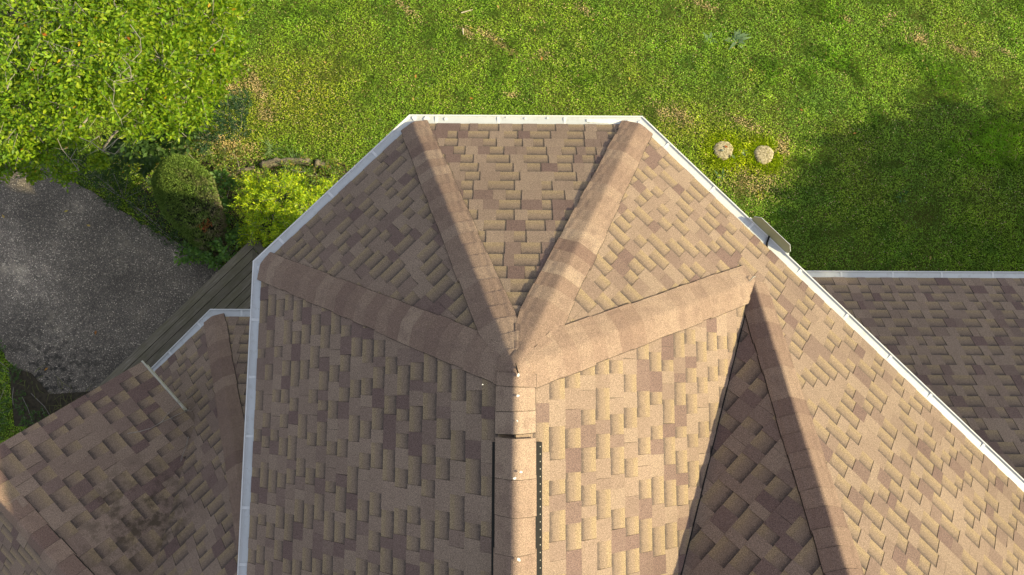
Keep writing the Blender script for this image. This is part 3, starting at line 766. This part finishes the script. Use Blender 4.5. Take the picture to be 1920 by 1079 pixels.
# ------------------------------------------------------------------ plants
def colvar(n, cols, wts, var=.2):
    c = np.array(cols)[rng.choice(len(cols), n, p=np.array(wts) / sum(wts))]
    return c * rng.uniform(1 - var, 1 + var, (n, 1))
def sprays(centers, rads, n_tw, leafL, leafW, cols, wts, per=9, tlen=.3, flat=.6, up=.35, nz=.5):
    """leafy twigs growing out of ellipsoidal clusters"""
    parts = []; lines = []
    for c, r, nt_ in zip(centers, rads, n_tw):
        c = np.array(c)
        for _ in range(nt_):
            v = rng.normal(0, 1, 3); v[2] = abs(v[2]) * .9 - .25; v /= np.linalg.norm(v)
            rr = r * rng.uniform(.35, 1.0) ** .6 * (1 + .25 * math.sin(7 * v[0] + c[0] * 5) * math.cos(6 * v[1] + c[1] * 3))
            tip = c + v * np.array([rr, rr, rr * flat])
            d = v * np.array([1, 1, .4]) + np.array([0, 0, up]) + rng.normal(0, .35, 3); d /= np.linalg.norm(d)
            tl = tlen * rng.uniform(.6, 1.2); st = tip - d * tl
            lines.append((st, tip))
            s = np.linspace(.1, 1, per)[:, None]; P = st + d * tl * s + rng.normal(0, leafL * .06, (per, 3))
            side = np.cross(d, [0, 0, 1]); side /= max(np.linalg.norm(side), 1e-6); sg = np.where(np.arange(per) % 2, 1, -1)[:, None]
            Dl = d * .55 + side * sg * rng.uniform(.5, 1.1, (per, 1)) + rng.normal(0, .25, (per, 3))
            Dl[-1] = d + rng.normal(0, .1, 3)
            Nl = np.array([0, 0, 1.]) + rng.normal(0, nz, (per, 3))
            Lf = leafL * rng.uniform(.65, 1.15, per); tn = colvar(per, cols, wts) * rng.uniform(.85, 1.15)
            parts.append(leaves(P, Dl, Nl, Lf, Lf * (leafW / leafL) * rng.uniform(.85, 1.15, per), tn))
    return cat_meshes(parts), lines

# tree at the upper left
CL_ = [(-60, -60, 3.5, .9), (60, -50, 3.6, .9), (190, -60, 3.6, .9), (310, -50, 3.2, .8), (410, -30, 2.6, .55),
       (30, 40, 3.9, .8), (130, 30, 3.9, .7), (225, 35, 3.7, .6), (320, 30, 3.2, .62), (395, 40, 2.6, .5), (440, 15, 2.1, .35),
       (-60, 60, 3.7, .9), (-70, 170, 3.5, .9), (40, 120, 3.9, .7), (130, 115, 3.9, .62), (215, 130, 3.7, .5), (300, 110, 3.3, .55), (372, 105, 2.7, .5), (425, 105, 2.1, .42),
       (40, 195, 3.6, .62), (115, 195, 3.6, .5), (190, 190, 3.5, .42), (275, 190, 3.0, .55), (345, 180, 2.6, .5), (400, 160, 2.1, .36),
       (20, 260, 3.2, .45), (75, 285, 2.9, .36), (130, 250, 3.1, .30), (10, 310, 2.7, .32), (60, 322, 2.6, .2), (120, 325, 2.5, .24), (250, 235, 2.7, .32), (320, 230, 2.3, .34), (370, 218, 1.9, .28), (180, 300, 2.2, .22), (-80, 280, 3, .6)]
tb = Vector((-6.95, 5.3, 0))
tree = empty('broadleaf_tree', tb, 'broad yellow-green leafy tree overhanging the driveway at the upper left corner', 'tree')
cen = []; rad = []; ntw = []
for (px, py, z_, r) in CL_:
    p = at(px, py, z_); cen.append(tuple(p)); rad.append(r); ntw.append(int(125 * r * r * 3.0) + 14)
TC = [(.185, .310, .012), (.240, .350, .014), (.120, .230, .012), (.30, .38, .02), (.50, .30, .02), (.45, .14, .02)]
(V, Fc, A), lines = sprays(cen, rad, ntw, .080, .038, TC, [4, 4, 4, 2, .05, .01], per=10, tlen=.34, flat=.55, up=.3, nz=.42)
np_mesh('crown', V, Fc, M_FOL, tree, 'lf', A)
def limb(mb, a, b_, r0, r1, wob=.12, n=6):
    a = Vector(a); b_ = Vector(b_); P = []; rs = []
    for i in range(n + 1):
        t = i / n; p = a.lerp(b_, t) + Vector((random.uniform(-1, 1), random.uniform(-1, 1), random.uniform(-.5, .5))) * wob * math.sin(math.pi * t) * (b_ - a).length * .5
        P.append(p); rs.append(r0 + (r1 - r0) * t)
    mb.tube(P, rs, 7); return P
mb = MB(); fork = tb + Vector((.1, -.1, 1.3)); limb(mb, tb, fork, .15, .11, .05); mb.build('trunk', M_BARK, tree, smooth=True)
mb = MB(); subs = [fork + Vector(v) for v in [(-.9, -1.1, 1.2), (.8, -.8, .9), (-.6, .7, 1.3), (1.0, .6, .9), (.1, -.2, 1.7), (-1.6, -.2, 1.4)]]
for s in subs: limb(mb, fork, s, .075, .045, .15)
for c, r in zip(cen, rad):
    c = Vector(c); s = min(subs, key=lambda q: (q - c).length); pts = limb(mb, s, c - Vector((0, 0, r * .2)), .032, .012, .16)
for st, tip in lines[::5]:
    st = Vector(st); c = min(cen, key=lambda q: (Vector(q) - st).length); limb(mb, Vector(c), st, .007, .004, .12, 3); mb.tube([st, Vector(tip)], [.004, .002], 4, False)
mb.build('limbs', M_BARK, tree, smooth=True)
# bare grey twigs showing in the gaps of the crown
mb = MB()
for pts, z_ in [([(245, 48), (262, 72), (262, 95), (250, 118)], 4.05), ([(230, 110), (246, 128), (246, 145), (215, 155), (213, 172), (215, 200), (225, 225)], 3.95),
                ([(110, 262), (118, 282), (130, 298)], 3.4), ([(148, 258), (172, 268), (190, 282), (215, 290)], 3.4), ([(172, 268), (186, 256)], 3.4), ([(115, 95), (140, 98), (90, 80)], 4.2), ([(130, 298), (150, 322)], 3.0), ([(190, 282), (205, 275), (220, 262)], 3.3)]:
    P = [at(a, b_, z_) + Vector((0, 0, random.uniform(-.05, .05))) for a, b_ in pts]
    mb = MB(); mb.tube(P, [.0045 * (1 - .6 * i / len(P)) for i in range(len(P))], 5)
    for p_ in P[1:]:
        for _ in range(2): mb.tube([p_, p_ + Vector((random.uniform(-.16, .16), random.uniform(-.16, .16), random.uniform(-.02, .06)))], [.003, .0015], 4, False)
    mb.build('bare_twig', M_TWIG, tree)

# off-frame tree to the east that shades the right of the lawn
et = empty('shade_tree', (14.6, -2.6, 0), 'large leafy tree standing east of the house, out of frame, shading the lawn corner', 'tree')
cen2 = []; rad2 = []; nt2 = []
R2 = random.Random(5)
for i in range(150):
    while True:
        v = Vector((R2.uniform(-1, 1), R2.uniform(-1, 1), R2.uniform(-1, 1)))
        if v.x ** 4 + v.y ** 4 + v.z ** 4 < 1: break
    cen2.append((14.6 + v.x * 2.4, -3.6 + v.y * 4.4, 5.4 + v.z * 4.5)); rad2.append(1.1); nt2.append(55)
for i in range(150):
    yv = R2.uniform(-.7, 3.6); hh = (5.0 if yv < 2.6 else 4.5 - (yv - 2.6) * .35) - .55
    cen2.append((14.4 + R2.uniform(-1.2, 1.2), yv, R2.uniform(.5, hh + .35 * math.sin(yv * 3.7)))); rad2.append(.75); nt2.append(48)
(V, Fc, A), _l = sprays(cen2, rad2, nt2, .30, .16, TC[:3], [1, 1, 1], per=7, tlen=.5, flat=.9, nz=.9)
np_mesh('crown', V, Fc, M_FOL, et, 'lf', A)
mb = MB(); limb(mb, (14.6, -2.6, 0), (14.6, -2.5, 6), .28, .14, .03)
for c in cen2[:60:3]: limb(mb, (14.6, -2.5, 3.5), c, .09, .03, .1)
mb.build('trunk', M_BARK, et, smooth=True)

# clipped conifer
def conifer():
    b0 = at(402, 455, 0); top = 1.8; tc = at(322, 318, 1.8); lean = np.array([(tc.x - b0.x) / 1.8, (tc.y - b0.y) / 1.8]); root = empty('clipped_conifer', (b0.x, b0.y, 0), 'rounded clipped dark green conifer column with a dry brown side by the driveway', 'shrub')
    n = 30000; u = rng.random(n); th = rng.uniform(0, 2 * np.pi, n)
    zz = np.where(rng.random(n) < .45, 1.0 - rng.random(n) ** 1.3 * .35, u) * top
    def R_(z): 
        t = z / top; return .50 * np.where(t > .68, np.sqrt(np.clip(1 - ((t - .68) / .325) ** 2, 0, 1)), .60 + .58 * t)
    # uniform-ish over cap
    capn = rng.random(n) < .45; rr = np.sqrt(rng.random(n)) ; zc = top * (.68 + .325 * np.sqrt(np.clip(1 - rr ** 2, 0, 1)))
    zz = np.where(capn, zc, u * top * .72); r = np.where(capn, rr * .50, R_(zz))
    lump = vnoise(th * 1.2 + 5, zz * 3 + 3, .22, 44); r = r * (.93 + .12 * lump) ; px_, py_ = np.cos(th) * r, np.sin(th) * r
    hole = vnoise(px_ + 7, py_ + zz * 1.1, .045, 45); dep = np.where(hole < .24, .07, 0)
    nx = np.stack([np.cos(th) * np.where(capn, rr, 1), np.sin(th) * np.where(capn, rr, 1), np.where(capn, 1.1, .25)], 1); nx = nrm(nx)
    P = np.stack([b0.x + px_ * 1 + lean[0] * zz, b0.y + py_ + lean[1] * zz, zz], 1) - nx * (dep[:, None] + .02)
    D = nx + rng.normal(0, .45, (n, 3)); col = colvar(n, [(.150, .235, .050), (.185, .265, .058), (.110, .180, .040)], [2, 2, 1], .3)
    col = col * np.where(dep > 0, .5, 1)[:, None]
    dryf = np.clip(np.cos(th + .35) * 1.4 - .65 - (zz / top - .55) * 1.6 + (lump - .5) * 1.4, 0, 1) * (rng.random(n) < .85)
    dryc = np.array([.24, .205, .13]); col = col * (1 - dryf[:, None]) + dryc * dryf[:, None] * rng.uniform(.6, 1.3, (n, 1))
    rust = (np.abs(th - 5.3) < .25) & (np.abs(zz - 1.0) < .13) & (rng.random(n) < .6); col[rust] = (.34, .12, .045)
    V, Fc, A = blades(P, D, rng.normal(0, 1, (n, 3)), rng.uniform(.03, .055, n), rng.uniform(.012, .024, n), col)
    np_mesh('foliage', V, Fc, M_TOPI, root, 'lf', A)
    mb = MB(); prof = [(0, .05), (.24, .06), (.33, .7), (.42, 1.2), (.36, 1.5), (.22, 1.68), (.02, 1.74)]; k = 20; Vv = []; Ff = []
    for r_, z_ in prof:
        for i in range(k): Vv.append((b0.x + lean[0] * z_ * .92 + math.cos(6.2832 * i / k) * r_, b0.y + lean[1] * z_ * .92 + math.sin(6.2832 * i / k) * r_, z_ * .92))
    for j in range(len(prof) - 1):
        for i in range(k): Ff.append((j * k + i, j * k + (i + 1) % k, (j + 1) * k + (i + 1) % k, (j + 1) * k + i))
    mb.add(Vv, Ff); mb.build('inner_twigs', M_CORE, root)
    mb = MB(); mb.tube([(b0.x, b0.y, 0), (b0.x, b0.y, .3)], [.06, .05], 8); mb.build('trunk', M_BARK, root)
conifer()

def shrub(name, blobs, dens, leafL, leafW, cols, wts, label, cat='shrub', per=8, tlen=.16, flat=.7, up=.6, nz=.5, mat=None, group=None):
    c0_ = at(blobs[0][0], blobs[0][1], blobs[0][2]); root = empty(name, (c0_.x, c0_.y, 0), label, cat, group)
    cs = [tuple(at(b[0], b[1], b[2])) for b in blobs]; rs = [b[3] for b in blobs]; nt_ = [int(dens * r * r) + 6 for r in rs]
    (V, Fc, A), ln = sprays(cs, rs, nt_, leafL, leafW, cols, wts, per, tlen, flat, up, nz)
    V[:, 2] = np.maximum(V[:, 2], .01)
    np_mesh('foliage', V, Fc, mat or M_FOL, root, 'lf', A)
    mb = MB(); base = Vector((c0_.x, c0_.y, 0))
    for c in cs: limb(mb, base, c, .006, .004, .1, 4)
    for st, tip in ln[::3]: mb.tube([Vector(st), Vector(tip)], [.003, .0015], 4, False)
    mb.build('stems', M_BARK, root)
    return root
YG = [(.42, .52, .015), (.31, .45, .018), (.54, .60, .02), (.22, .36, .02)]
shrub('golden_shrub', [(480, 375, .75, .42), (530, 365, .85, .45), (575, 395, .85, .42), (620, 370, .7, .38), (500, 420, .7, .42), (555, 440, .75, .42), (600, 430, .7, .4), (470, 345, .55, .26), (640, 400, .7, .4), (525, 470, .45, .3), (560, 345, .5, .25), (470, 440, .5, .25)],
      760, .062, .020, YG, [4, 3, 2, 2], 'bright yellow-green feathery shrub against the upper left gutter', per=10, tlen=.15, flat=.75, nz=.6)
DG = [(.12, .24, .05), (.09, .19, .045), (.17, .30, .05)]
shrub('dark_shrub', [(430, 215, .6, .42), (400, 240, .5, .36), (455, 195, .45, .28), (445, 245, .45, .25), (385, 265, .4, .25)], 520, .045, .026, [(.035, .085, .035), (.045, .10, .04), (.07, .13, .03)], [3, 2, 1],
      'low dark blue-green shrub at the edge of the big tree crown')
shrub('leafy_weed', [(420, 465, .45, .26), (400, 492, .3, .16), (445, 440, .5, .2), (380, 475, .25, .22), (350, 480, .2, .2)], 420, .085, .055, DG, [3, 1, 2], 'broad-leaved green weed clump spilling onto the deck corner', per=6, tlen=.16, flat=.7)
shrub('leafy_weed', [(405, 365, .5, .16), (425, 385, .5, .18), (412, 415, .4, .2), (432, 345, .3, .15), (415, 330, .2, .15)], 330, .085, .055, DG, [2, 3, 1], 'broad-leaved weed between the clipped conifer and golden shrub', per=6, tlen=.14)
shrub('ground_cover_sun_block', [(225, 370, .15, .32), (265, 395, .15, .3), (300, 425, .12, .25), (200, 350, .2, .3), (170, 330, .2, .25), (240, 335, .2, .3), (175, 318, .55, .38), (205, 312, .6, .4), (140, 300, .6, .42), (110, 290, .6, .4), (285, 350, .15, .25), (320, 445, .12, .2), (345, 465, .1, .15)], 330, .05, .022, [(.05, .105, .022), (.07, .13, .025), (.04, .08, .02)], [2, 1, 1],  # raised blobs under the tree crown are added to block sun on the driveway
      'dark trailing ground cover between driveway edge and clipped conifer, with taller clumps added to shade the driveway', 'plant', per=8, tlen=.14, flat=.5)
shrub('scrub_weed', [(455, 338, .15, .22), (490, 330, .2, .2), (430, 330, .1, .2), (415, 305, .1, .2), (440, 290, .08, .22)], 420, .055, .026, [(.20, .26, .04), (.30, .27, .07), (.14, .22, .04), (.42, .34, .14)], [3, 2, 3, 1.5],
      'straw and green scrub tangled over the thin end of the log border', 'weed', per=7, tlen=.14, flat=.4)
shrub('scrub_weed', [(590, 325, .2, .2), (620, 335, .15, .2), (545, 318, .2, .2), (635, 312, .15, .2), (575, 300, .12, .14), (615, 308, .14, .14)], 420, .05, .024, [(.20, .27, .03), (.34, .26, .06), (.14, .24, .03)], [3, 1.5, 3],
      'yellowing scrub between the thick log end and the gutter', 'weed', per=7, tlen=.12, flat=.4)
shrub('scrub_weed', [(360, 300, .1, .3), (400, 285, .1, .28), (330, 290, .2, .25)], 380, .055, .024, [(.16, .25, .05), (.22, .28, .06), (.38, .30, .12)], [3, 3, 1], 'pale scrub behind the top of the clipped conifer', 'weed', per=7, tlen=.14, flat=.35)
shrub('magnolia_sapling', [(300, 275, 1.4, .34), (250, 260, 1.5, .3), (340, 250, 1.5, .3), (275, 300, 1.0, .25), (225, 290, 1.0, .3)], 190, .16, .07, [(.055, .11, .03), (.075, .14, .03)], [1, 1], 'dark large-leaved sapling in the shade below the big tree', per=7, tlen=.2, up=.4)
shrub('orange_flower_weed', [(265, 300, .35, .22), (290, 315, .3, .2), (245, 315, .3, .2)], 330, .05, .03, [(.16, .24, .02), (.22, .28, .02), (.45, .25, .02)], [4, 3, .6], 'sunlit yellow-green weed left of the clipped conifer top', 'plant', per=7)
shrub('edge_weed', [(15, 700, .1, .25), (25, 760, .1, .3), (60, 790, .1, .28), (-20, 660, .1, .3), (100, 790, .08, .22), (-20, 800, .1, .35)], 420, .04, .016, [(.05, .12, .02), (.07, .15, .02)], [1, 1], 'green clover patch at the lower left edge of the driveway', 'plant', per=8, tlen=.1, flat=.35)

def tuft(px, py, n, L0, W0, col, label, name='grass_tuft', spread=.12, z0=0., up=(.25, 1.1), group=None, cat='weed'):
    c = at(px, py, z0); P = np.tile(np.array(c), (n, 1)) + np.stack([rng.normal(0, spread, n), rng.normal(0, spread, n), np.zeros(n)], 1) * .5
    a = rng.uniform(0, 6.283, n); e = rng.uniform(*up, n); D = np.stack([np.cos(a) * np.cos(e), np.sin(a) * np.cos(e), np.sin(e)], 1)
    V, Fc, A = leaves(P, D, np.tile([0, 0, 1.], (n, 1)) + rng.normal(0, .15, (n, 3)), L0 * rng.uniform(.5, 1.1, n), W0 * rng.uniform(.7, 1.1, n), colvar(n, [col], [1], .25), droop=.35)
    o = np_mesh(name, V, Fc, M_GRASS, None, 'lf', A); return tag(o, label, cat, group)
tuft(1380, 78, 18, .28, .085, (.20, .30, .15), 'large grey-green rosette weed in the upper lawn', 'rosette_weed', .05, up=(.2, .7))
tuft(1330, 76, 10, .18, .06, (.19, .29, .14), 'smaller grey-green rosette weed left of the big one', 'rosette_weed', .05, up=(.2, .7))
tuft(513, 282, 34, .34, .012, (.20, .30, .12), 'tall pale grass tuft above the log edging', spread=.05)
tuft(552, 305, 40, .40, .012, (.18, .28, .12), 'pale long-bladed grass tuft growing over the middle of the log', spread=.06)
tuft(580, 330, 34, .34, .011, (.16, .26, .10), 'long grass tuft between the log and golden shrub', spread=.08)
tuft(350, 285, 60, .30, .012, (.14, .20, .10), 'fine grey-green grass tuft behind the clipped conifer', spread=.16)
tuft(1348, 330, 10, .16, .05, (.09, .17, .07), 'broad-leaved weed below the left concrete pier', 'broad_weed', .08)
tuft(1396, 288, 14, .10, .045, (.40, .48, .28), 'pale leafy weed between the two concrete piers', 'broad_weed', .06)
tuft(1690, 370, 14, .14, .05, (.05, .12, .03), 'dark weed clump alone in the shaded lawn', 'broad_weed', .1)
tuft(520, 158, 24, .22, .011, (.20, .26, .06), 'sparse pale grass tuft right of the big tree', spread=.08)
tuft(1425, 362, 20, .12, .02, (.35, .34, .03), 'small yellow-flowered weed below the right concrete pier', 'flowering_weed', .14)
tuft(125, 760, 60, .45, .011, (.17, .17, .06), 'long straw-coloured grass tuft at the low gable edge', spread=.35, up=(.15, .6))
tuft(60, 712, 24, .35, .011, (.16, .18, .05), 'sparse long grass tuft on the dark soil of the driveway corner', spread=.2, up=(.15, .6))

# concrete piers
def pier(px, py, r, label, h=.065):
    c = at(px, py, h); root = empty('concrete_pier', (c.x, c.y, 0), label, 'concrete pier', 'round concrete piers in the lawn')
    mb = MB(); k = 36; Vv = []; Ff = []; prof = [(1.02, 0), (1.0, h - .03), (.975, h - .01), (.93, h), (.6, h + .004), (.25, h + .007)]
    for r_, z_ in prof:
        for i in range(k):
            w_ = 1 + .035 * math.sin(i * 6.2832 / k * 3 + px) + .02 * math.sin(i * 6.2832 / k * 7)
            Vv.append((c.x + math.cos(6.2832 * i / k) * r_ * r * w_, c.y + math.sin(6.2832 * i / k) * r_ * r * w_, z_ + random.uniform(-.002, .002)))
    for j in range(len(prof) - 1):
        for i in range(k): Ff.append((j * k + i, j * k + (i + 1) % k, (j + 1) * k + (i + 1) % k, (j + 1) * k + i))
    Ff.append(tuple((len(prof) - 1) * k + i for i in range(k))); mb.add(Vv, Ff); mb.build('pier_body', M_CONC, root, smooth=True)
    return c
p1_ = pier(1357, 282, .185, 'left concrete pier with a stone and orange leaf on top')
p2_ = pier(1433, 290, .185, 'right concrete pier, bare and pale on top')
n = 5200; cc = rng.integers(0, 2, n); th = rng.uniform(0, 6.283, n); rr = .19 + np.abs(rng.normal(0, .09, n))
cx = np.where(cc == 0, p1_.x, p2_.x); cy = np.where(cc == 0, p1_.y, p2_.y)
k_ = ~((th < .6) & (cc == 1)); th, rr, cx, cy = th[k_], rr[k_], cx[k_], cy[k_]; n = len(th)
P = np.stack([cx + np.cos(th) * rr, cy + np.sin(th) * rr, np.full(n, .005)], 1)
D = np.stack([np.cos(th) * .2, np.sin(th) * .2, np.full(n, .55)], 1) + rng.normal(0, .7, (n, 3)) * [1, 1, .2]
V, Fc, A = blades(P, D, np.array([0, 0, 1.]) + rng.normal(0, .3, (n, 3)), rng.uniform(.05, .12, n), rng.uniform(.006, .011, n), colvar(n, [(.55, .64, .012), (.40, .54, .015)], [1, 1]))
tag(np_mesh('long_grass', V, Fc, M_GRASS, None, 'lf', A), 'bright unmown grass ring around both concrete piers', 'grass', kind='stuff')
mb = MB(); c = at(1354, 283, .08); bmx = bmesh.new(); bmesh.ops.create_icosphere(bmx, subdivisions=2, radius=.028)
for v in bmx.verts: v.co = Vector((v.co.x * 1.1, v.co.y * .8, v.co.z * .6)) * random.uniform(.85, 1.12) + Vector((c.x, c.y, .085))
me = bpy.data.meshes.new('stone'); bmx.to_mesh(me); bmx.free()
tag(link('stone', me, m_plain('grey_stone', (.22, .24, .20), .8, .2, 30)), 'small grey stone resting on the left concrete pier', 'stone')
def dead_leaf(px, py, z_, L_, colr, label, group=None):
    c = np.array(at(px, py, z_))[None]; a = random.uniform(0, 6.28)
    V, Fc, A = leaves(c, np.array([[math.cos(a), math.sin(a), .1]]), np.array([[.1, .1, 1.]]), np.array([L_]), np.array([L_ * .5]), np.array([colr]), fold=.25)
    tag(np_mesh('fallen_leaf', V, Fc, M_FOL, None, 'lf', A), label, 'leaf', group)
dead_leaf(1358, 274, .09, .08, (.42, .12, .03), 'rusty orange leaf on the left concrete pier')
dead_leaf(1371, 290, .09, .12, (.16, .24, .08), 'green leaf at the right rim of the left concrete pier')
FL = [(932, 10), (880, 52), (1110, 40), (1412, 134), (1808, 48), (775, 183), (880, 184), (1180, 145), (864, 105), (1002, 60), (780, 140), (565, 170), (930, 78), (1500, 205), (600, 215), (120, 398), (8, 410), (170, 425), (1015, 115), (1745, 480), (612, 120), (180, 620), (90, 690), (1606, 250)]
FP = ['at the top centre lawn edge', 'left of the small sticks', 'above the gutter at top centre', 'left of the big rosette weed', 'at the upper right of the lawn', 'beside the left end of the top gutter', 'just above the top gutter', 'above the right end of the top gutter', 'beside the short stick', 'right of the sticks', 'between big tree and sticks', 'on the grass right of the big tree', 'below the long stick', 'near the shadow edge of the lawn', 'right of the tree above the log', 'on the driveway near its upper end', 'at the left edge of the driveway', 'on the driveway left of the ground cover', 'in a bare streak of the top lawn', 'in the shaded lawn above the low gutter', 'near the tree crown edge at the top', 'on the lower driveway', 'on the driveway close to the soil bed', 'inside the tall grass at the shadow edge']
for (a, b_), fp in zip(FL, FP):
    dead_leaf(a, b_, .075, random.uniform(.055, .095), random.choice([(.50, .24, .05), (.55, .38, .12), (.42, .17, .05), (.55, .42, .08)]), 'orange-brown dead leaf ' + fp, 'dead leaves scattered on the ground')
# sticks on the lawn
for pts, r, lab in [([(865, 25), (875, 22), (886, 19)], .012, 'pale stick lying flat near the top lawn edge'), ([(868, 54), (868, 60), (869, 66)], .014, 'short pale stick standing below the longer one')]:
    mb = MB(); mb.tube([at(a, b_, .07) for a, b_ in pts], [r, r * .9, r * .5], 6); tag(mb.build('stick', m_bark('pale_stick', (.4, .34, .25), (.62, .55, .42))), lab, 'stick')

# log edging
def log(pts, r, label):
    mb = MB(); P = []; Rr = []
    for i in range(len(pts) - 1):
        for k in range(5):
            t = k / 5; P.append(at(pts[i][0] * (1 - t) + pts[i + 1][0] * t, pts[i][1] * (1 - t) + pts[i + 1][1] * t, r * .8) + Vector((random.uniform(-.008, .008), random.uniform(-.008, .008), random.uniform(-.01, .01)))); Rr.append(r * random.uniform(.7, 1.2))
    mb.tube(P, Rr, 12); tag(mb.build('edging_log', M_LOG, smooth=True), label, 'log', 'log border of the planting bed')
log([(425, 332), (450, 322), (484, 312)], .04, 'thin left log of the bed border, in leaf litter')
log([(488, 312), (520, 304), (560, 303), (590, 307)], .07, 'middle grey log of the bed border under grass tufts')
log([(592, 308), (612, 314), (632, 326)], .08, 'right grey log of the bed border ending at the gutter')
g = MB(); g.prism(BED, -.02, .008); tag(g.build('planting_bed', M_DIRT), kind='structure')
